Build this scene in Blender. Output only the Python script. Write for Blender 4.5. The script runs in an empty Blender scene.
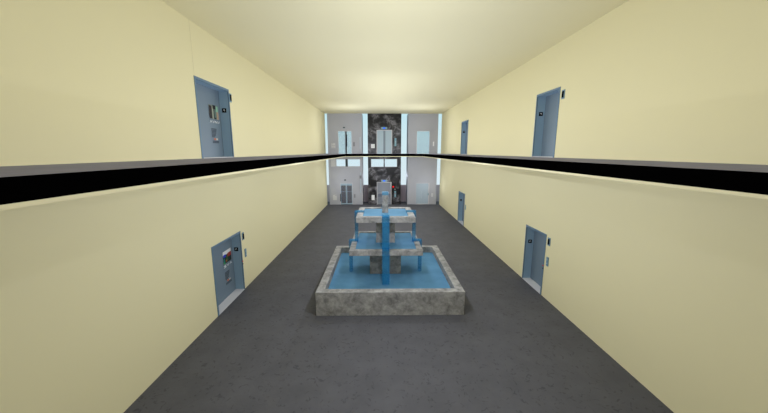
import bpy, bmesh, math, random
from mathutils import Vector, Matrix
random.seed(3)
S = bpy.context.scene
COL = S.collection

# ------------------------------------------------------------------ materials
def lin(c):
    return tuple(((v/255)/12.92 if v/255 <= .04045 else ((v/255+.055)/1.055)**2.4) for v in c) + (1,)

def mat(name, rgb, rough=.7, metal=0., spec=.3, noise=None, bump=None, emit=None, alpha=None):
    """noise = (scale, amount, detail): soft value variation; bump = (scale, strength)"""
    m = bpy.data.materials.new(name); m.use_nodes = True
    nt = m.node_tree; b = nt.nodes['Principled BSDF']
    b.inputs['Base Color'].default_value = lin(rgb)
    b.inputs['Roughness'].default_value = rough
    b.inputs['Metallic'].default_value = metal
    b.inputs['Specular IOR Level'].default_value = spec
    tc = nt.nodes.new('ShaderNodeTexCoord')
    if noise:
        n = nt.nodes.new('ShaderNodeTexNoise'); n.inputs['Scale'].default_value = noise[0]
        n.inputs['Detail'].default_value = noise[2]; n.inputs['Roughness'].default_value = .6
        nt.links.new(tc.outputs['Object'], n.inputs['Vector'])
        r = nt.nodes.new('ShaderNodeValToRGB')
        c = lin(rgb); a = noise[1]
        r.color_ramp.elements[0].position = .3; r.color_ramp.elements[1].position = .7
        r.color_ramp.elements[0].color = tuple(v*(1-a) for v in c[:3])+(1,)
        r.color_ramp.elements[1].color = tuple(min(1, v*(1+a)) for v in c[:3])+(1,)
        nt.links.new(n.outputs['Fac'], r.inputs['Fac'])
        nt.links.new(r.outputs['Color'], b.inputs['Base Color'])
    if bump:
        n2 = nt.nodes.new('ShaderNodeTexNoise'); n2.inputs['Scale'].default_value = bump[0]
        n2.inputs['Detail'].default_value = 4
        nt.links.new(tc.outputs['Object'], n2.inputs['Vector'])
        bp = nt.nodes.new('ShaderNodeBump'); bp.inputs['Strength'].default_value = bump[1]; bp.inputs['Distance'].default_value = .02
        nt.links.new(n2.outputs['Fac'], bp.inputs['Height'])
        nt.links.new(bp.outputs['Normal'], b.inputs['Normal'])
    if emit:
        b.inputs['Emission Color'].default_value = lin(rgb); b.inputs['Emission Strength'].default_value = emit
    if alpha is not None:
        b.inputs['Alpha'].default_value = alpha
    return m

def glass(name, tint, fac, body=(190, 210, 220)):
    """thin tinted glazing: see-through tint plus a little body colour and a faint sheen"""
    m = bpy.data.materials.new(name); m.use_nodes = True
    nt = m.node_tree; nt.nodes.clear()
    out = nt.nodes.new('ShaderNodeOutputMaterial')
    t = nt.nodes.new('ShaderNodeBsdfTransparent'); t.inputs['Color'].default_value = lin(tint)
    b = nt.nodes.new('ShaderNodeBsdfPrincipled'); b.inputs['Base Color'].default_value = lin(body)
    b.inputs['Roughness'].default_value = .25; b.inputs['Specular IOR Level'].default_value = .3
    x = nt.nodes.new('ShaderNodeMixShader'); x.inputs['Fac'].default_value = fac
    nt.links.new(t.outputs[0], x.inputs[1]); nt.links.new(b.outputs[0], x.inputs[2])
    nt.links.new(x.outputs[0], out.inputs['Surface'])
    return m

def floor_mat():
    m = mat('carpet', (87, 87, 92), .75, spec=.25, noise=(1.3, .10, 3), bump=(7, .25))
    nt = m.node_tree; b = nt.nodes['Principled BSDF']
    src = b.inputs['Base Color'].links[0].from_socket
    tc = [n for n in nt.nodes if n.type == 'TEX_COORD'][0]
    # small dark flecks scattered over the carpet
    mp = nt.nodes.new('ShaderNodeMapping'); mp.inputs['Scale'].default_value = (1.0, 1.0, 1)
    nt.links.new(tc.outputs['Object'], mp.inputs['Vector'])
    n1 = nt.nodes.new('ShaderNodeTexNoise'); n1.inputs['Scale'].default_value = 2.6; n1.inputs['Detail'].default_value = 3
    n1.inputs['Distortion'].default_value = 1.2
    nt.links.new(mp.outputs[0], n1.inputs['Vector'])
    n2 = nt.nodes.new('ShaderNodeTexNoise'); n2.inputs['Scale'].default_value = 8.; n2.inputs['Detail'].default_value = 2
    n2.inputs['Distortion'].default_value = .8
    nt.links.new(mp.outputs[0], n2.inputs['Vector'])
    # thin crack-like lines: |noise-0.5| small, kept only where the second noise is high
    s = nt.nodes.new('ShaderNodeMath'); s.operation = 'SUBTRACT'; s.inputs[1].default_value = .5
    nt.links.new(n1.outputs['Fac'], s.inputs[0])
    a = nt.nodes.new('ShaderNodeMath'); a.operation = 'ABSOLUTE'; nt.links.new(s.outputs[0], a.inputs[0])
    r1 = nt.nodes.new('ShaderNodeValToRGB'); r1.color_ramp.elements[0].color = (1, 1, 1, 1); r1.color_ramp.elements[1].color = (0, 0, 0, 1)
    r1.color_ramp.elements[0].position = .008; r1.color_ramp.elements[1].position = .034
    nt.links.new(a.outputs[0], r1.inputs['Fac'])
    r2 = nt.nodes.new('ShaderNodeValToRGB'); r2.color_ramp.elements[0].position = .52; r2.color_ramp.elements[1].position = .60
    nt.links.new(n2.outputs['Fac'], r2.inputs['Fac'])
    mu = nt.nodes.new('ShaderNodeMath'); mu.operation = 'MULTIPLY'
    nt.links.new(r1.outputs['Color'], mu.inputs[0]); nt.links.new(r2.outputs['Color'], mu.inputs[1])
    m2 = nt.nodes.new('ShaderNodeMath'); m2.operation = 'MULTIPLY'; m2.inputs[1].default_value = .5
    nt.links.new(mu.outputs[0], m2.inputs[0])
    mx = nt.nodes.new('ShaderNodeMixRGB'); mx.inputs[2].default_value = lin((50, 50, 52))
    nt.links.new(m2.outputs[0], mx.inputs[0]); nt.links.new(src, mx.inputs[1])
    nt.links.new(mx.outputs[0], b.inputs['Base Color'])
    return m

def marble_mat():
    m = mat('black_marble', (30, 29, 30), .35, spec=.3)
    nt = m.node_tree; b = nt.nodes['Principled BSDF']
    tc = [n for n in nt.nodes if n.type == 'TEX_COORD'][0]
    n1 = nt.nodes.new('ShaderNodeTexNoise'); n1.inputs['Scale'].default_value = .75; n1.inputs['Detail'].default_value = 6
    n1.inputs['Distortion'].default_value = 1.3; n1.inputs['Roughness'].default_value = .62
    nt.links.new(tc.outputs['Object'], n1.inputs['Vector'])
    s = nt.nodes.new('ShaderNodeMath'); s.operation = 'SUBTRACT'; s.inputs[1].default_value = .5
    nt.links.new(n1.outputs['Fac'], s.inputs[0])
    a = nt.nodes.new('ShaderNodeMath'); a.operation = 'ABSOLUTE'; nt.links.new(s.outputs[0], a.inputs[0])
    r = nt.nodes.new('ShaderNodeValToRGB')
    r.color_ramp.elements[0].position = 0; r.color_ramp.elements[0].color = lin((132, 130, 134))
    r.color_ramp.elements[1].position = .14; r.color_ramp.elements[1].color = lin((20, 19, 20))
    e = r.color_ramp.elements.new(.05); e.color = lin((70, 68, 70))
    nt.links.new(a.outputs[0], r.inputs['Fac'])
    n2 = nt.nodes.new('ShaderNodeTexNoise'); n2.inputs['Scale'].default_value = 1.0; n2.inputs['Detail'].default_value = 5
    nt.links.new(tc.outputs['Object'], n2.inputs['Vector'])
    r2 = nt.nodes.new('ShaderNodeValToRGB'); r2.color_ramp.elements[0].position = .44; r2.color_ramp.elements[1].position = .60
    nt.links.new(n2.outputs['Fac'], r2.inputs['Fac'])
    mx = nt.nodes.new('ShaderNodeMixRGB'); mx.inputs[1].default_value = lin((22, 21, 22))
    nt.links.new(r2.outputs['Color'], mx.inputs[0]); nt.links.new(r.outputs['Color'], mx.inputs[2])
    nt.links.new(mx.outputs[0], b.inputs['Base Color'])
    return m

def stone_mat():
    m = mat('fountain_stone', (158, 156, 152), .85, spec=.15, bump=(22, .25))
    nt = m.node_tree; b = nt.nodes['Principled BSDF']
    tc = [n for n in nt.nodes if n.type == 'TEX_COORD'][0]
    n1 = nt.nodes.new('ShaderNodeTexNoise'); n1.inputs['Scale'].default_value = 4.0; n1.inputs['Detail'].default_value = 9
    n1.inputs['Roughness'].default_value = .68; n1.inputs['Distortion'].default_value = .3
    nt.links.new(tc.outputs['Object'], n1.inputs['Vector'])
    r = nt.nodes.new('ShaderNodeValToRGB')
    r.color_ramp.elements[0].position = .33; r.color_ramp.elements[0].color = lin((114, 114, 113))
    r.color_ramp.elements[1].position = .66; r.color_ramp.elements[1].color = lin((176, 175, 173))
    nt.links.new(n1.outputs['Fac'], r.inputs['Fac'])
    nt.links.new(r.outputs['Color'], b.inputs['Base Color'])
    return m

def water_mat(name, rgb, fac):
    m = bpy.data.materials.new(name); m.use_nodes = True
    nt = m.node_tree; nt.nodes.clear()
    out = nt.nodes.new('ShaderNodeOutputMaterial')
    tc = nt.nodes.new('ShaderNodeTexCoord')
    n = nt.nodes.new('ShaderNodeTexNoise'); n.inputs['Scale'].default_value = 1.2; n.inputs['Detail'].default_value = 5
    nt.links.new(tc.outputs['Object'], n.inputs['Vector'])
    r = nt.nodes.new('ShaderNodeValToRGB'); c = lin(rgb)
    r.color_ramp.elements[0].position = .35; r.color_ramp.elements[0].color = tuple(v*.9 for v in c[:3])+(1,)
    r.color_ramp.elements[1].position = .68; r.color_ramp.elements[1].color = tuple(min(1, v*1.12+.01) for v in c[:3])+(1,)
    nt.links.new(n.outputs['Fac'], r.inputs['Fac'])
    b = nt.nodes.new('ShaderNodeBsdfPrincipled'); b.inputs['Roughness'].default_value = .8
    b.inputs['Specular IOR Level'].default_value = .05
    nt.links.new(r.outputs['Color'], b.inputs['Base Color'])
    t = nt.nodes.new('ShaderNodeBsdfTransparent'); t.inputs['Color'].default_value = lin((205, 232, 246))
    x = nt.nodes.new('ShaderNodeMixShader'); x.inputs['Fac'].default_value = fac
    nt.links.new(t.outputs[0], x.inputs[1]); nt.links.new(b.outputs[0], x.inputs[2])
    nt.links.new(x.outputs[0], out.inputs['Surface'])
    return m

M = dict(
    glass_frame=mat('pale_blue_frame', (158, 180, 194), .5),
    cream=mat('cream_paint', (228, 220, 179), .9, spec=.1),
    cream_ceiling=mat('cream_ceiling_paint', (233, 225, 186), .9, spec=.1),
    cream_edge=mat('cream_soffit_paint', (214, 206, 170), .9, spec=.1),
    seam=mat('wall_seam', (212, 204, 166), .9),
    floor=floor_mat(), gallery=mat('gallery_carpet', (146, 146, 172), .9, spec=.1, noise=(2, .08, 3)),
    black=mat('black_fascia', (2, 2, 2), 1., spec=0),
    greywall=mat('grey_panel', (179, 180, 186), .7, spec=.2, noise=(.6, .03, 2)),
    marble=marble_mat(), stone=stone_mat(),
    dado=mat('mauve_panel', (182, 168, 172), .7),
    steel_blue=mat('slate_blue_metal', (150, 178, 198), .55, spec=.3),
    steel_blue_dark=mat('blue_metal_frame', (100, 126, 147), .55, spec=.3),
    steel_door=mat('slate_blue_door', (110, 127, 141), .5, spec=.3),
    sill=mat('pale_sill', (206, 206, 208), .5),
    ink=mat('black_plastic', (5, 5, 6), .8, spec=.03),
    digit=mat('white_digit', (235, 235, 235), .6),
    plate=mat('blue_steel_plate', (112, 144, 162), .5),
    white=mat('white_plate', (235, 235, 235), .6), offwhite=mat('pale_grey_plate', (208, 208, 208), .6),
    midgrey=mat('mid_grey_plate', (140, 139, 142), .6), rail=mat('pale_blue_rail', (186, 198, 206), .4),
    chrome=mat('pale_trim', (200, 198, 200), .5), lightsteel=mat('pale_steel_panel', (170, 189, 198), .45),
    seamsteel=mat('steel_shadow_gap', (124, 136, 146), .5), cab=mat('cab_grey', (162, 166, 172), .55),
    cabdark=mat('cab_band', (138, 144, 156), .5), darkgreen=mat('dark_mullion', (46, 54, 56), .5),
    teal=mat('teal_display_case', (120, 158, 170), .5), bluelit=mat('lit_blue_display', (24, 80, 210), .5, emit=.9),
    red=mat('red_button', (205, 20, 25), .5), redlit=mat('red_lamp', (225, 15, 20), .5, emit=.7),
    sky_glass=glass('clear_glass', (253, 254, 255), .006),
    blue_glass=glass('tinted_glass', (234, 240, 242), .16, (200, 214, 222)),
    lower_glass=glass('smoky_blue_glass', (215, 222, 228), .68, (205, 220, 230)),
    pane_dark=glass('dark_clear_glass', (238, 238, 242), .5, (128, 130, 138)),
    water=water_mat('pool_water', (95, 144, 178), .93),
    fall=water_mat('falling_water', (62, 166, 224), .22),
    caption=mat('white_lettering', (226, 232, 236), .6),
    note_dark=mat('dark_note_print', (62, 72, 82), .7), orange=mat('orange_print', (214, 108, 56), .6),
    note_pale=mat('pale_note_print', (196, 190, 186), .6),
)

# ------------------------------------------------------------------ mesh helpers
def box(bm, x0, x1, y0, y1, z0, z1, mi=0):
    x0, x1 = sorted((x0, x1)); y0, y1 = sorted((y0, y1)); z0, z1 = sorted((z0, z1))
    v = [bm.verts.new((x, y, z)) for z in (z0, z1) for y in (y0, y1) for x in (x0, x1)]
    for f in ((0, 2, 3, 1), (4, 5, 7, 6), (0, 1, 5, 4), (2, 6, 7, 3), (0, 4, 6, 2), (1, 3, 7, 5)):
        bm.faces.new([v[i] for i in f]).material_index = mi
    return bm

def boxes(*bs):
    bm = bmesh.new()
    for b in bs: box(bm, *b)
    return bm

def cyl(bm, c, r, h, axis='z', seg=20):
    rot = {'z': Matrix(), 'x': Matrix.Rotation(math.pi/2, 4, 'Y'), 'y': Matrix.Rotation(math.pi/2, 4, 'X')}[axis]
    bmesh.ops.create_cone(bm, cap_ends=True, segments=seg, radius1=r, radius2=r, depth=h, matrix=Matrix.Translation(c) @ rot)
    return bm

def obj(name, bm, m, parent=None, bevel=0, smooth=False):
    if bevel:
        bmesh.ops.bevel(bm, geom=list(bm.edges), offset=bevel, segments=2, affect='EDGES', clamp_overlap=True, profile=.5)
    bmesh.ops.recalc_face_normals(bm, faces=bm.faces)
    me = bpy.data.meshes.new(name); 
    if parent is not None:
        pl = wloc(parent); bmesh.ops.translate(bm, verts=bm.verts, vec=-pl)
    bm.to_mesh(me); bm.free()
    for mm in (m if isinstance(m, (list, tuple)) else [m]): me.materials.append(mm)
    o = bpy.data.objects.new(name, me); COL.objects.link(o)
    if parent is not None: o.parent = parent
    return o

def wloc(o):
    l = Vector(o.location)
    while o.parent: o = o.parent; l = l + Vector(o.location)
    return l

def thing(name, label, cat, loc, group=None):
    o = bpy.data.objects.new(name, None); COL.objects.link(o); o.location = loc; o.empty_display_size = .2
    return tag(o, label, cat, group)

def tag(o, label, cat, group=None):
    o['label'] = label; o['category'] = cat
    if group: o['group'] = group
    return o

def struct(name, bm, m, parent=None, bevel=0):
    o = obj(name, bm, m, parent, bevel)
    if parent is None: o['kind'] = 'structure'
    return o

def grid_wall(us, ws, holes):
    """rectangles (u0,u1,w0,w1) that tile a wall and leave the holes free"""
    out = []
    U = sorted(set(us + [h[i] for h in holes for i in (0, 1)])); W = sorted(set(ws + [h[i] for h in holes for i in (2, 3)]))
    for i in range(len(U)-1):
        run = None
        for j in range(len(W)-1):
            cu, cw = (U[i]+U[i+1])/2, (W[j]+W[j+1])/2
            hit = any(h[0] < cu < h[1] and h[2] < cw < h[3] for h in holes)
            if not hit:
                if run and abs(run[3]-W[j]) < 1e-6: run[3] = W[j+1]
                else:
                    if run: out.append(tuple(run))
                    run = [U[i], U[i+1], W[j], W[j+1]]
        if run: out.append(tuple(run))
    return out

def merge(bm):
    bmesh.ops.remove_doubles(bm, verts=bm.verts, dist=1e-5)
    # drop the inner walls shared by neighbouring tiles
    seen = {}
    for f in bm.faces:
        seen.setdefault(tuple(sorted(v.index for v in f.verts)), []).append(f)
    bm.verts.index_update(); seen = {}
    for f in bm.faces: seen.setdefault(tuple(sorted(v.index for v in f.verts)), []).append(f)
    bmesh.ops.delete(bm, geom=[f for l in seen.values() if len(l) > 1 for f in l], context='FACES_ONLY')
    return bm

# ------------------------------------------------------------------ dimensions
XL, XR = -5.454, 6.238
ZC, ZG = 9.185, 5.25
Y0, YE = -3.0, 32.0
YG = 33.9
EL, ER = -3.16, 3.973
YLE = 29.3
LD = (9.70, 11.82)      # left elevator opening, along y
RD = (11.12, 12.75)
FD = (22.36, 24.16)
DH = 2.41
DEP = .33

# ------------------------------------------------------------------ setting
struct('floor', boxes((XL-1.5, XR+1.5, Y0, YG+.3, -.3, 0)), M['floor'])
struct('ceiling', boxes((XL-1.5, XR+1.5, Y0, YE+.14, ZC, ZC+.3)), M['cream_ceiling'])
def side_wall(name, x0, x1, doors):
    holes = []
    for a, b in doors:
        holes += [(a, b, 0, DH), (a, b, ZG, ZG+DH)]
    bm = bmesh.new()
    for u0, u1, w0, w1 in grid_wall([Y0, YE], [0, ZC], holes):
        box(bm, x0, x1, u0, u1, w0, w1)
    return struct(name, bm, M['cream'])
wl = side_wall('wall_left', XL-.5, XL, [LD])
obj('seam', boxes((XL-.001, XL+.002, 9.735, 9.748, ZG+DH, ZC)), M['seam'], wl)
side_wall('wall_right', XR, XR+.5, [RD, FD])
struct('wall_back', boxes((XL-.5, XR+.5, Y0-.3, Y0, 0, ZC)), M['cream'])

# gallery running round both sides and the far end
def gallery():
    bm = bmesh.new()
    zb = 5.022
    for b in ((XL, EL, Y0, YE), (ER, XR, Y0, YE), (EL, ER, YLE, YE)):
        box(bm, *b, zb, ZG)
    merge(bm)
    bmesh.ops.recalc_face_normals(bm, faces=bm.faces)
    for f in bm.faces: f.material_index = 0 if f.normal.z > .5 else 1
    g = obj('gallery_floor', bm, [M['gallery'], M['black']]); g['kind'] = 'structure'
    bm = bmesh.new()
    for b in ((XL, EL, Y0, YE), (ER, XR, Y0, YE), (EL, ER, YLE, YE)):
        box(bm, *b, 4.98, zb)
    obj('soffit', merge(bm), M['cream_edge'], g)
gallery()

# far end: glazed wall with a mauve lower panel, three bays standing before it
we = struct('wall_end', boxes((XL-1.5, XR+1.5, YG, YG+.12, 0, 1.85)), M['dado'])
obj('glass', boxes((XL-1.5, XR+1.5, YG+.04, YG+.07, 1.85, ZC+1.2)), M['sky_glass'], we)

def bay(name, x0, x1, m, holes, returns=True):
    bm = bmesh.new()
    for u0, u1, w0, w1 in grid_wall([x0, x1], [0, ZC], holes):
        box(bm, u0, u1, YE, YE+.14, w0, w1)
    box(bm, x0, x0+.12, YE+.14, YG-.25, 0, ZC)
    box(bm, x1-.12, x1, YE+.14, YG-.25, 0, ZC)
    return struct(name, bm, m)
LX, CX_, RX = (-5.225, -1.765), (-1.192, 2.185), (2.885, 5.90)
UL = (-4.19, -2.80, ZG, 7.49); LL = (-4.11, -2.79, 0, 2.26)
UC = (-.30, 1.27, ZG, 7.60); LC = (-.30, 1.22, 0, 2.36)
UR = (3.75, 5.08, ZG, 7.50); LR = (3.76, 5.16, 0, 2.25)
W1 = (-4.45, -1.98, 3.94, 4.70); W2 = (-.88, 1.79, 3.90, 4.71)
wlb = bay('wall_end_left', *LX, M['greywall'], [UL, LL, W1])
bay('wall_end_middle', *CX_, M['marble'], [UC, LC, W2])
bay('wall_end_right', *RX, M['greywall'], [UR, LR])
obj('panel', boxes((-4.97, -4.50, YE-.012, YE+.01, 3.94, 4.70)), M['offwhite'], wlb)

def window(n, r, split, mm, pm):
    x0, x1, z0, z1 = r
    w = obj('window_%d' % n, boxes((x0, x1, YE+.02, YE+.12, z0, z0+.03), (x0, x1, YE+.02, YE+.12, z1-.03, z1),
                                   (x0, x0+.03, YE+.02, YE+.12, z0+.03, z1-.03), (x1-.03, x1, YE+.02, YE+.12, z0+.03, z1-.03)), M[pm])
    w['kind'] = 'structure'
    obj('mullion', boxes((split[0], split[1], YE-.01, YE+.13, z0, z1)), M[mm], w)
    obj('pane', boxes((x0+.03, split[0], YE+.06, YE+.075, z0+.03, z1-.03)), M['sky_glass'], w)
    obj('pane', boxes((split[1], x1-.03, YE+.06, YE+.075, z0+.03, z1-.03)), M['sky_glass'], w)
window(1, W1, (-3.49, -3.26), 'darkgreen', 'chrome')
window(2, W2, (.41, .53), 'marble', 'chrome')

# ------------------------------------------------------------------ side elevators
def side_elevator(side, rng, z0, label, group, near_low):
    """side -1 left wall, +1 right wall"""
    xw = XL if side < 0 else XR
    y0, y1 = rng
    X = lambda d: xw + side*d          # d>0 goes into the wall
    t = thing('elevator_doorway', label, 'elevator door', (xw, (y0+y1)/2, z0), group)
    fw = .075
    z1 = z0+DH
    obj('door_frame', boxes((X(-.015), X(.02), y0, y0+fw, z0, z1), (X(-.015), X(.02), y1-fw*.6, y1, z0, z1),
                            (X(-.015), X(.02), y0+fw, y1-fw*.6, z1-fw, z1)), M['steel_blue_dark'], t)
    obj('jamb', boxes((X(.02), X(DEP+.04), y0, y0+fw*.6, z0, z1)), M['steel_blue'], t)  # jambs coloured paler than the frame: light put into their colour
    obj('jamb', boxes((X(.02), X(DEP+.04), y1-fw*.5, y1, z0, z1)), M['steel_blue'], t)
    obj('head', boxes((X(.02), X(DEP+.04), y0+fw*.6, y1-fw*.5, z1-fw*.8, z1)), M['steel_blue'], t)
    ym = y0+(y1-y0)*.5
    ya, yb = y0+fw*.6, y1-fw*.5
    zt = z1-fw*.8
    obj('door_panel', boxes((X(DEP), X(DEP+.03), ya, ym+.02, z0+.02, zt)), M['steel_door'], t)
    obj('door_panel', boxes((X(DEP+.01), X(DEP+.04), ym+.02, yb, z0+.02, zt)), M['steel_door'], t)
    obj('sill', boxes((X(-.012), X(DEP+.04), ya, yb, z0, z0+.02)), M['sill'], t)
    # floor number set in the far jamb
    xi = X(.19); w = .075; zi = z0+1.68
    ind = obj('floor_number', boxes((xi-w, xi+w, yb-.012, yb+.002, zi-.075, zi+.075)), M['ink'], t)
    dg = boxes((xi-.03, xi+.03, yb-.016, yb-.011, zi+.018, zi+.032), (xi+.01, xi+.026, yb-.016, yb-.011, zi-.03, zi+.018),
               (xi-.026, xi-.012, yb-.016, yb-.011, zi-.004, zi+.018)) if z0 > 1 else \
         boxes((xi-.028, xi+.028, yb-.016, yb-.011, zi+.016, zi+.030), (xi-.028, xi-.012, yb-.016, yb-.011, zi-.03, zi+.006),
               (xi+.012, xi+.028, yb-.016, yb-.011, zi-.006, zi+.016))
    obj('digit', dg, M['digit'], ind)
    return t

def hall_lantern(side, y, z, label):
    xw = XL if side < 0 else XR
    t = thing('direction_lantern', label, 'elevator lantern', (xw, y, z), 'direction lanterns beside the side elevators')
    X = lambda d: xw - side*d
    obj('back_plate', boxes((X(-.006), X(.02), y-.085, y+.085, z-.15, z+.15)), M['plate'], t, .006)
    a = boxes((X(.02), X(.032), y-.052, y+.052, z-.105, z+.105))
    obj('arrow_lens', a, M['ink'], t, .004)
    return t

def call_panel(side, y, z, label):
    xw = XL if side < 0 else XR
    t = thing('call_panel', label, 'elevator call panel', (xw, y, z), 'call panels beside the side elevators')
    X = lambda d: xw - side*d
    obj('back_plate', boxes((X(-.006), X(.025), y-.07, y+.07, z-.17, z+.17)), M['plate'], t, .006)
    for dz in (.07, -.07):
        b = cyl(bmesh.new(), (X(.03), y, z+dz), .028, .014, 'x')
        obj('button', b, M['steel_blue'], t)
    return t

G = 'slate blue elevator doorways in the side walls'
side_elevator(-1, LD, 0, 'wide slate blue elevator doorway at floor level in the left wall', G, 0)
side_elevator(-1, LD, ZG, 'wide slate blue elevator doorway on the left gallery', G, 0)
side_elevator(1, RD, 0, 'nearer slate blue elevator doorway at floor level in the right wall', G, 0)
side_elevator(1, RD, ZG, 'nearer slate blue elevator doorway on the right gallery', G, 0)
side_elevator(1, FD, 0, 'farther narrow-looking elevator doorway at floor level in the right wall', G, 0)
side_elevator(1, FD, ZG, 'farther narrow-looking elevator doorway on the right gallery', G, 0)
hall_lantern(-1, LD[1]+.09, ZG+2.14, 'black-eyed direction lantern beside the left gallery elevator')
hall_lantern(-1, LD[1]+.20, 2.14, 'black-eyed direction lantern above the call panel on the left wall')
hall_lantern(1, RD[0]-.20, ZG+2.12, 'black-eyed direction lantern beside the nearer right gallery elevator')
hall_lantern(1, RD[0]-.20, 2.19, 'black-eyed direction lantern above the nearer call panel, right wall')
call_panel(-1, LD[1]+.30, 1.42, 'small blue-grey call panel on the left wall beside the lower elevator')
call_panel(1, RD[0]-.22, 1.43, 'nearer small blue-grey call panel on the right wall')
call_panel(1, FD[0]-.30, 1.475, 'farther small blue-grey call panel on the right wall')

def key_switch(side, y, z, label):
    xw = XL if side < 0 else XR
    X = lambda d: xw - side*(.015+d)
    t = thing('key_switch', label, 'key switch', (X(0), y, z), 'small key switches on the lower door frames')
    obj('lamp', cyl(bmesh.new(), (X(.006), y, z+.05), .028, .012, 'x'), M['red'], t)
    obj('keyhole', cyl(bmesh.new(), (X(.006), y, z-.06), .024, .012, 'x'), M['ink'], t)
key_switch(-1, LD[1]-.024, 1.13, 'red-dotted key switch on the left lower elevator frame')
key_switch(1, RD[0]+.034, 1.13, 'red-dotted key switch on the right lower elevator frame')

# posters and notices stuck on the two left doors
XP = XL-DEP
def sheet(name, y0, y1, z0, z1, m, parent=None, d=.002, d0=0):
    return obj(name, boxes((XP+d0, XP+d0+d, y0, y1, z0, z1)), m, parent)
pcol = {}
def pc(rgb):
    if rgb not in pcol: pcol[rgb] = mat('poster_ink_%d' % len(pcol), rgb, .6)
    return pcol[rgb]
def patch(parent, y0, y1, z0, z1, cells):
    """a small picture made of coloured quads: cells = (a0,a1,b0,b1,rgb) in the unit square, b upward"""
    bm = bmesh.new(); ms = []
    for k, (a0, a1, b0, b1, rgb) in enumerate(cells):
        m = pc(rgb)
        if m not in ms: ms.append(m)
        e = .0012*(k+1)/len(cells)
        box(bm, XP+.002, XP+.0026+e, y0+(y1-y0)*a0, y0+(y1-y0)*a1, z0+(z1-z0)*b0, z0+(z1-z0)*b1, ms.index(m))
    return obj('picture', bm, ms, parent)
def letters(parent, y0, y1, z0, z1, n, m, seed):
    """a row of small drawn capitals, read left to right towards +y"""
    w = (y1-y0)/n
    def stroke(bm, ya, za, yb, zb, th=.022):
        d = Vector((0, yb-ya, zb-za)); L = d.length; d /= L; nrm = Vector((0, -d.z, d.y))*th/2
        x0, x1 = XP+.002, XP+.006
        p = [Vector((0, ya, za))-nrm, Vector((0, yb, zb))-nrm, Vector((0, yb, zb))+nrm, Vector((0, ya, za))+nrm]
        v = [bm.verts.new((x, q.y, q.z)) for x in (x0, x1) for q in p]
        for f in ((0, 3, 2, 1), (4, 5, 6, 7), (0, 1, 5, 4), (1, 2, 6, 5), (2, 3, 7, 6), (3, 0, 4, 7)): bm.faces.new([v[i] for i in f])
    shapes = {'A': [(0, 0, .5, 1), (.5, 1, 1, 0), (.2, .4, .8, .4)], 'V': [(0, 1, .5, 0), (.5, 0, 1, 1)], 'N': [(0, 0, 0, 1), (0, 1, 1, 0), (1, 0, 1, 1)],
              'S': [(1, 1, 0, .8), (0, .8, 1, .4), (1, .4, 1, .1), (1, .1, 0, 0)], 'E': [(0, 0, 0, 1), (0, 1, 1, 1), (0, .5, .8, .5), (0, 0, 1, 0)]}
    for i, ch in enumerate(seed):
        a = y0+i*w; bm = bmesh.new()
        for (p, q, r, s) in shapes[ch]:
            stroke(bm, a+p*w*.7, z0+q*(z1-z0), a+r*w*.7, z0+s*(z1-z0))
        obj('letter', bm, m, parent)

def posters(z0, cells, which, word):
    t = thing('poster', 'small %s poster on the left %s elevator door' % which, 'poster', (XP, 11.3, z0+1.33))
    sheet('paper', 11.0, 11.61, z0+1.33, z0+1.80, M['white'], t)
    patch(t, 11.0, 11.61, z0+1.33, z0+1.80, cells)
    letters(t, 11.0, 11.68, z0+1.19, z0+1.27, len(word), M['caption'], word)
    t2 = thing('notice', 'block of small dark print below the poster on the left %s door' % which[1], 'notice', (XP, 11.3, z0+.5))
    rows = bmesh.new(); r = random.Random(5)
    z = z0+1.0
    while z > z0+.70:
        L = .36-(z0+1.0-z)*.5
        box(rows, XP, XP+.003, 11.05, 11.05+L*r.uniform(.8, 1), z-.028, z); z -= .045
    for k in range(2):
        box(rows, XP, XP+.003, 11.06, 11.06+.42, z0+.55-k*.045, z0+.58-k*.045)
    obj('print', rows, M['note_dark'], t2)
    obj('stamp', boxes((XP, XP+.003, 11.17, 11.27, z0+.61, z0+.67)), M['orange'], t2)
    obj('stamp', boxes((XP, XP+.003, 11.30, 11.41, z0+.61, z0+.67)), M['note_pale'], t2)
posters(ZG, [(0, 1, 0, 1, (120, 130, 125)), (0, .30, 0, .92, (34, 28, 28)), (.3, .45, 0, .9, (150, 155, 140)), (.45, .8, .1, .95, (92, 116, 110)),
             (.40, .72, .72, 1, (20, 20, 20)), (.48, .56, 0, .8, (18, 20, 20)), (.78, 1, 0, .55, (176, 152, 128)), (.74, .96, .55, .95, (140, 190, 165)), (.55, .72, 0, .12, (30, 40, 38))],
        ('pale and dark', 'gallery'), 'AVNV')
posters(0, [(0, 1, 0, 1, (24, 34, 34)), (0, 1, .68, 1, (222, 224, 226)), (.05, .34, .52, .74, (42, 62, 190)), (.36, .6, .1, .6, (48, 82, 44)),
            (.55, 1, .42, .74, (150, 50, 38)), (.05, .2, .1, .45, (20, 120, 110)), (.02, .22, 0, .12, (40, 150, 70)), (.3, .45, .1, .25, (160, 90, 40))],
        ('bright multicoloured', 'lower'), 'SVA')

# ------------------------------------------------------------------ far-end elevators
GE = 'elevators in the three bays of the far end'
def frame_boxes(r, w, y0, y1, bottom=False):
    x0, x1, z0, z1 = r
    b = [(x0, x0+w, y0, y1, z0, z1), (x1-w, x1, y0, y1, z0, z1), (x0+w, x1-w, y0, y1, z1-w, z1)]
    if bottom: b.append((x0+w, x1-w, y0, y1, z0, z0+w))
    return b

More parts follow.
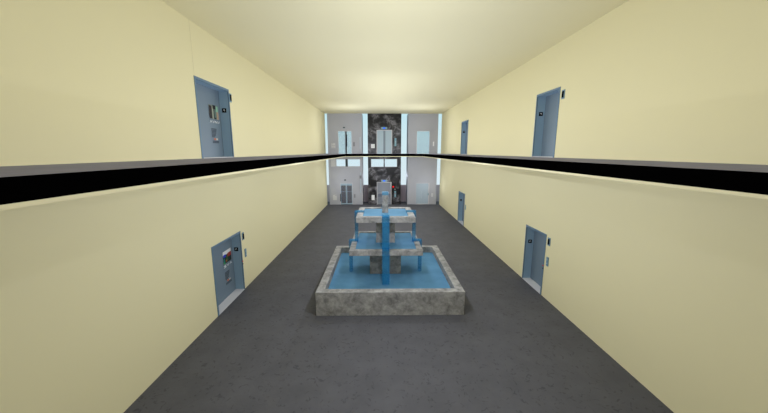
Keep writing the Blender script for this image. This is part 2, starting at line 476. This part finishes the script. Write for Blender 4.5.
# left bay, gallery level
t = thing('glass_elevator', 'pale blue glass elevator door with dark centre post, left bay gallery level', 'elevator', ((UL[0]+UL[1])/2, YE, ZG), GE)
obj('door_frame', boxes(*frame_boxes(UL, .03, YE-.01, YE+.12)), M['chrome'], t)
obj('door_panel', boxes((UL[0]+.03, -3.40, YE+.05, YE+.075, ZG+.02, UL[3]-.03)), M['blue_glass'], t)
obj('door_panel', boxes((-3.27, UL[1]-.03, YE+.05, YE+.075, ZG+.02, UL[3]-.03)), M['blue_glass'], t)
obj('stile', boxes((-3.50, -3.40, YE+.04, YE+.085, ZG+.02, UL[3]-.03)), M['seamsteel'], t)
obj('centre_post', boxes((-3.40, -3.30, YE+.02, YE+.09, ZG, UL[3]-.03)), M['darkgreen'], t)
obj('handle', boxes((-3.37, -3.27, YE-.03, YE+.02, 5.95, 7.15)), M['ink'], t, .01)
# left bay, floor level
t = thing('glass_elevator', 'blue-framed twin glass elevator doors at floor level, left bay', 'elevator', ((LL[0]+LL[1])/2, YE, 0), GE)
obj('door_frame', boxes(*frame_boxes(LL, .05, YE-.01, YE+.12)), M['chrome'], t)
for x0, x1 in ((-4.06, -3.46), (-3.44, -2.84)):
    d = obj('door_panel', boxes((x0, x0+.06, YE+.03, YE+.07, .02, 2.21), (x1-.06, x1, YE+.03, YE+.07, .02, 2.21),
                                (x0+.06, x1-.06, YE+.03, YE+.07, 2.0, 2.21), (x0+.06, x1-.06, YE+.03, YE+.07, .02, .14),
                                (x0+.06, x1-.06, YE+.04, YE+.06, 1.36, 1.375)), M['glass_frame'], t)
    obj('pane', boxes((x0+.06, x1-.06, YE+.045, YE+.055, .14, 2.0)), M['pane_dark'], d)
obj('handle', boxes((-4.11, -4.03, YE-.05, YE-.01, .35, 1.15)), M['darkgreen'], t, .01)
# middle bay, gallery level
t = thing('elevator', 'pale steel twin-leaf elevator in the black marble bay, gallery level', 'elevator', ((UC[0]+UC[1])/2, YE, ZG), GE)
obj('door_frame', boxes(*frame_boxes(UC, .065, YE-.015, YE+.12)), M['chrome'], t)
obj('door_panel', boxes((UC[0]+.065, .38, YE+.05, YE+.08, ZG+.02, UC[3]-.065)), M['lightsteel'], t)
obj('door_panel', boxes((.59, UC[1]-.065, YE+.05, YE+.08, ZG+.02, UC[3]-.065)), M['lightsteel'], t)
obj('centre_strip', boxes((.38, .59, YE+.06, YE+.07, ZG+.02, UC[3]-.065)), M['seamsteel'], t)
# middle bay, floor level: an open car
t = thing('elevator', 'open grey elevator car behind the fountain in the black marble bay', 'elevator', ((LC[0]+LC[1])/2, YE, 0), GE)
obj('door_frame', boxes(*frame_boxes(LC, .065, YE-.015, YE+.12)), M['chrome'], t)
cx0, cx1 = LC[0]+.065, LC[1]-.065
obj('car', boxes((cx0-.05, cx0, YE+.14, YE+1.4, 0, 2.3), (cx1, cx1+.05, YE+.14, YE+1.4, 0, 2.3), (cx0, cx1, YE+1.35, YE+1.4, 0, 2.3),
                 (cx0-.05, cx1+.05, YE+.12, YE+1.4, 2.3, 2.36), (cx0, cx1, YE+.12, YE+1.35, 0, .02)), M['cab'], t)
obj('car_band', boxes((cx0, cx1, YE+1.32, YE+1.35, .62, .98)), M['cabdark'], t)
obj('handrail', boxes((cx0, cx1, YE+1.24, YE+1.28, 1.0, 1.06), (cx0+.15, cx0+.2, YE+1.28, YE+1.35, 1.0, 1.05), (cx1-.2, cx1-.15, YE+1.28, YE+1.35, 1.0, 1.05)), M['sill'], t)
obj('car_lamp', boxes((cx0+.1, cx1-.1, YE+.3, YE+1.2, 2.285, 2.3)), mat('car_lamp_lens', (250, 250, 245), .6, emit=1.2), t)
# right bay
t = thing('glass_elevator', 'plain pale blue glass elevator door, right bay gallery level', 'elevator', ((UR[0]+UR[1])/2, YE, ZG), GE)
obj('door_frame', boxes(*frame_boxes(UR, .03, YE-.01, YE+.12)), M['chrome'], t)
obj('door_panel', boxes((UR[0]+.03, UR[1]-.03, YE+.05, YE+.075, ZG+.02, UR[3]-.03)), M['blue_glass'], t)
t = thing('glass_elevator', 'cloudy blue glass elevator door at floor level, right bay', 'elevator', ((LR[0]+LR[1])/2, YE, 0), GE)
obj('door_frame', boxes((LR[0], LR[0]+.03, YE-.01, YE+.12, 0, 2.25), (LR[1]-.09, LR[1], YE-.01, YE+.12, 0, 2.25),
                        (LR[0]+.03, LR[1]-.09, YE-.01, YE+.12, 2.2, 2.25), (LR[0]+.03, LR[1]-.09, YE-.01, YE+.12, 0, .06)), M['chrome'], t)
obj('door_panel', boxes((LR[0]+.03, LR[1]-.09, YE+.05, YE+.075, .06, 2.2)), M['lower_glass'], t)
obj('handle', boxes((4.36, 4.41, YE-.02, YE+.05, .65, 1.35)), M['rail'], t, .008)
obj('lock', boxes((LR[1]-.15, LR[1]-.05, YE-.03, YE-.01, .98, 1.18)), M['teal'], t, .005)

# ------------------------------------------------------------------ fittings on the bay fronts
def plate(name, label, cat, x0, x1, z0, z1, m, group=None, d=.02, extra=None):
    t = thing(name, label, cat, ((x0+x1)/2, YE, (z0+z1)/2), group)
    obj('back_plate', boxes((x0, x1, YE-d, YE+.006, z0, z1)), m, t, .004)
    if extra:
        for nm, (a0, a1, b0, b1), mm in extra:
            obj(nm, boxes((a0, a1, YE-d-.008, YE-d, b0, b1)), mm, t)
    return t
SG = 'pale square signs on the bay fronts'
plate('sign', 'pale grey patterned sign left of the upper left glass elevator', 'sign', -4.87, -4.48, 5.80, 6.29, M['offwhite'], SG,
      extra=[('marking', (-4.83, -4.70, 6.22, 6.25), M['midgrey']), ('marking', (-4.80, -4.72, 6.05, 6.10), M['midgrey']), ('marking', (-4.66, -4.52, 6.05, 6.08), M['midgrey']),
             ('marking', (-4.78, -4.56, 5.88, 5.91), M['midgrey'])])
plate('sign', 'bright white sign on black marble beside the gallery elevator', 'sign', -.87, -.49, 5.80, 6.20, M['white'], SG,
      extra=[('marking', (-.83, -.53, 5.97, 6.0), M['offwhite'])])
plate('sign', 'pale grey sign left of the blue-framed lower elevator', 'sign', -4.86, -4.46, .47, 1.02, M['offwhite'], SG,
      extra=[('marking', (-4.60, -4.49, .92, .98), M['midgrey'])])
plate('sign', 'tall white sign on black marble left of the open car', 'sign', -.85, -.53, .46, 1.0, M['white'], SG)
plate('light_switch', 'slim white switch right of the upper right glass door', 'switch', 5.40, 5.54, 6.0, 6.45, M['white'], 'switches on the right bay')
plate('light_switch', 'pale grey switch right of the lower right glass door', 'switch', 5.37, 5.57, .80, 1.18, M['offwhite'], 'switches on the right bay')
plate('intercom', 'grey intercom plate right of the upper left glass elevator', 'intercom', -2.68, -2.50, 5.98, 6.40, M['midgrey'], 'intercoms on the left bay',
      extra=[('speaker_slot', (-2.63, -2.55, 6.2, 6.32), M['seamsteel'])])
plate('intercom', 'grey intercom plate right of the blue-framed lower elevator', 'intercom', -2.68, -2.52, .72, 1.10, M['midgrey'], 'intercoms on the left bay',
      extra=[('speaker_slot', (-2.63, -2.57, .9, 1.03), M['seamsteel'])])
def pole(label, x0, x1, z0, z1, box_z=None):
    t = thing('wall_rail', label, 'wall rail', ((x0+x1)/2, YE, z0), 'upright rails on the left bay')
    obj('rail', boxes((x0, x1, YE-.07, YE-.03, z0, z1)), M['rail'], t, .01)
    for z in (z0+.1, z1-.14): obj('bracket', boxes((x0+.02, x1-.02, YE-.03, YE, z, z+.04)), M['rail'], t)
    if box_z: obj('slider', boxes((x0-.06, x1+.04, YE-.11, YE-.07, box_z, box_z+.32)), M['midgrey'], t, .008)
pole('short pale upright rail at gallery level on the left bay', -2.01, -1.91, 5.72, 6.90)
pole('long pale upright rail with a grey block low on the left bay', -2.01, -1.92, 1.25, 3.38, 2.72)
IG = 'small indicators over the left bay doors'
plate('indicator', 'tiny dark indicator above the upper left glass elevator', 'indicator', -3.66, -3.47, 7.77, 7.88, M['ink'], IG,
      extra=[('lens', (-3.60, -3.53, 7.80, 7.84), M['teal'])])
plate('indicator', 'tiny dark indicator above the blue-framed lower elevator', 'indicator', -3.66, -3.48, 2.50, 2.62, M['ink'], IG,
      extra=[('lens', (-3.60, -3.54, 2.53, 2.57), M['teal'])])
DG = 'lit floor displays on black marble'
plate('floor_display', 'blue-lit floor display on black marble above the gallery elevator', 'floor display', .15, .77, 7.66, 7.88, M['teal'], DG,
      extra=[('screen', (.35, .58, 7.71, 7.84), M['bluelit'])])
plate('floor_display', 'blue-lit floor display on black marble above the open car', 'floor display', .16, .78, 2.38, 2.57, M['teal'], DG,
      extra=[('screen', (.35, .58, 2.41, 2.54), M['bluelit'])])
plate('button_panel', 'plain teal button strip on black marble, gallery level', 'elevator call panel', 1.51, 1.70, 6.0, 6.80, M['teal'], 'teal strips on black marble',
      extra=[('button', (1.57, 1.64, 6.42, 6.49), M['rail']), ('button', (1.57, 1.64, 6.28, 6.35), M['rail'])])
plate('button_panel', 'teal button strip with red dot on black marble beside the open car', 'elevator call panel', 1.52, 1.70, .78, 1.42, M['teal'], 'teal strips on black marble',
      extra=[('button', (1.57, 1.65, 1.12, 1.19), M['red']), ('button', (1.57, 1.65, .95, 1.02), M['rail'])])
t = thing('alarm_lamp', 'small red lamp on black marble above the lower button strip', 'lamp', (1.41, YE, 1.86))
obj('lens', cyl(bmesh.new(), (1.41, YE-.02, 1.86), .085, .04, 'y'), M['redlit'], t)
obj('bezel', cyl(bmesh.new(), (1.41, YE-.004, 1.86), .11, .03, 'y'), M['ink'], t)
t = thing('key_lock', 'tiny grey key lock on black marble below the red lamp', 'lock', (1.60, YE, 1.60))
obj('bezel', cyl(bmesh.new(), (1.58, YE-.004, 1.60), .07, .03, 'y'), M['midgrey'], t)
obj('keyway', boxes((1.572, 1.588, YE-.02, YE-.015, 1.57, 1.63)), M['ink'], t)

# ------------------------------------------------------------------ fountain
ft = thing('fountain', 'grey stone three-tier square fountain with blue water on the carpeted floor', 'fountain', (.23, 12.3, 0))
def tray(name, x0, x1, y0, y1, z0, z1, wall, zin):
    """open square basin: outer shell, flat rim and sunken inside as one closed mesh"""
    bm = bmesh.new()
    ring = lambda a, z: [bm.verts.new(p) for p in ((x0+a, y0+a, z), (x1-a, y0+a, z), (x1-a, y1-a, z), (x0+a, y1-a, z))]
    R = [ring(0, z0), ring(0, z1), ring(wall, z1), ring(wall, zin)]
    bm.faces.new(R[0][::-1])
    for a, b in zip(R, R[1:]):
        for i in range(4): bm.faces.new((a[i], a[(i+1) % 4], b[(i+1) % 4], b[i]))
    bm.faces.new(R[3])
    return obj(name, bm, M['stone'], ft, .012)
def water(x0, x1, y0, y1, z, parent):
    return obj('water_surface', boxes((x0, x1, y0, y1, z-.03, z)), M['water'], parent)
bs = tray('basin', -2.15, 2.853, 9.67, 14.88, 0, .842, .28, .30)
water(-1.87, 2.573, 9.95, 14.6, .57, bs)
obj('pedestal', boxes((-.405, .85, 11.93, 12.93, .30, 1.667)), M['stone'], ft, .01)
b2 = tray('bowl', -1.132, 1.595, 10.94, 13.80, 1.667, 1.868, .215, 1.75)
water(-.917, 1.38, 11.155, 13.585, 1.835, b2)
obj('pedestal', boxes((-.145, .61, 12.08, 12.72, 1.75, 2.855)), M['stone'], ft, .01)
b3 = tray('bowl', -.884, 1.333, 11.20, 13.36, 2.855, 3.068, .24, 2.94)
water(-.644, 1.093, 11.44, 13.12, 3.035, b3)
obj('spout', boxes((.10, .345, 12.22, 12.44, 2.94, 3.75)), M['stone'], ft, .006)
obj('water_jet', boxes((.095, .35, 12.20, 12.46, 3.75, 3.87)), M['water'], ft)
xc, w = .222, .135
def fall(x0, x1, y0, y1, z0, z1, lip):
    bm = bmesh.new()
    box(bm, x0, x1, y0, y1, z0, z1); box(bm, *lip)
    return obj('water_fall', bm, M['fall'], ft)
yc = 12.28
for (b, rim, zt, zb, th) in (((-.884, 1.333, 11.20, 13.36), .24, 3.068, 1.835, .12), ((-1.132, 1.595, 10.94, 13.80), .215, 1.868, .55, .12)):
    x0, x1, y0, y1 = b; z2 = zt+.035
    fall(x0-th, x0, yc-w, yc+w, zb, z2, (x0, x0+rim+.02, yc-w, yc+w, zt, z2))
    fall(x1, x1+th, yc-w, yc+w, zb, z2, (x1-rim-.02, x1, yc-w, yc+w, zt, z2))
    fall(xc-w, xc+w, y0-th, y0, zb, z2, (xc-w, xc+w, y0, y0+rim+.02, zt, z2))
    fall(xc-w, xc+w, y1, y1+th, zb, z2, (xc-w, xc+w, y1-rim-.02, y1, zt, z2))

# ------------------------------------------------------------------ sky
wd = bpy.data.worlds.new('sky'); S.world = wd; wd.use_nodes = True
nt = wd.node_tree; bg = nt.nodes['Background']
tc = nt.nodes.new('ShaderNodeTexCoord'); sp = nt.nodes.new('ShaderNodeSeparateXYZ')
nt.links.new(tc.outputs['Generated'], sp.inputs[0])
r = nt.nodes.new('ShaderNodeValToRGB')
mr = nt.nodes.new('ShaderNodeMapRange'); mr.inputs['From Min'].default_value = -.2; mr.inputs['From Max'].default_value = .2
nt.links.new(sp.outputs['Z'], mr.inputs['Value']); nt.links.new(mr.outputs[0], r.inputs['Fac'])
r.color_ramp.elements[0].position = .3; r.color_ramp.elements[0].color = lin((222, 238, 243))
r.color_ramp.elements[1].position = .85; r.color_ramp.elements[1].color = lin((196, 234, 242))
e = r.color_ramp.elements.new(.6); e.color = lin((214, 239, 243))
nt.links.new(r.outputs['Color'], bg.inputs['Color'])
EXPO = 0.0
bg.inputs['Strength'].default_value = 1.0

# ------------------------------------------------------------------ added point lights in open air, no fittings
def lamp(x, y, z, p, col=(.92, .97, 1.12), rad=0.0):  # bare fill light added for brightness, no fixture behind it
    l = bpy.data.lights.new('lamp', 'POINT'); l.energy = p; l.color = col; l.shadow_soft_size = rad
    o = bpy.data.objects.new('lamp', l); COL.objects.link(o); o.location = (x, y, z)
for y, p in ((4, 95), (7.8, 375), (17, 300), (20, 200), (23, 210), (26.5, 190)):  # row added to light the hall, nothing hangs here
    lamp(.4, y, 5.3, p)
lamp(.4, 6.5, 3.4, 65)
lamp(.4, 1.5, 7.2, 85)
lamp(.4, 12.3, 7.0, 22)
for x in (-1.7, 2.5): lamp(x, 12.3, 5.3, 110)
for x in (-2.6, 3.4):  # extra fill added to brighten the bay fronts
    lamp(x, 27.5, 7.2, 90); lamp(x, 28, 3.4, 60)
for x in (-3.9, .5, 4.9):  # fill added under the end gallery to brighten the floor there
    lamp(x, 30.4, 2.3, 26)

for x, p in ((-1.48, 9), (2.53, 9), (-5.7, 8), (6.4, 8)):  # fill added in the glazed gap to lift the mauve panel
    lamp(x, 32.9, 3.0, p)

# ------------------------------------------------------------------ camera
cd = bpy.data.cameras.new('camera'); cam = bpy.data.objects.new('camera', cd); COL.objects.link(cam)
cd.sensor_width = 36; cd.lens = 309.87/768*36; cd.clip_end = 200; cd.clip_start = .05
cam.location = (0, 0, 5.46144)
cam.rotation_euler = (math.pi/2-.17565, 0, -.01397)
S.camera = cam
S.view_settings.view_transform = 'Standard'; S.view_settings.look = 'None'
S.view_settings.exposure = EXPO; S.view_settings.gamma = 1; S.view_settings.use_curve_mapping = False
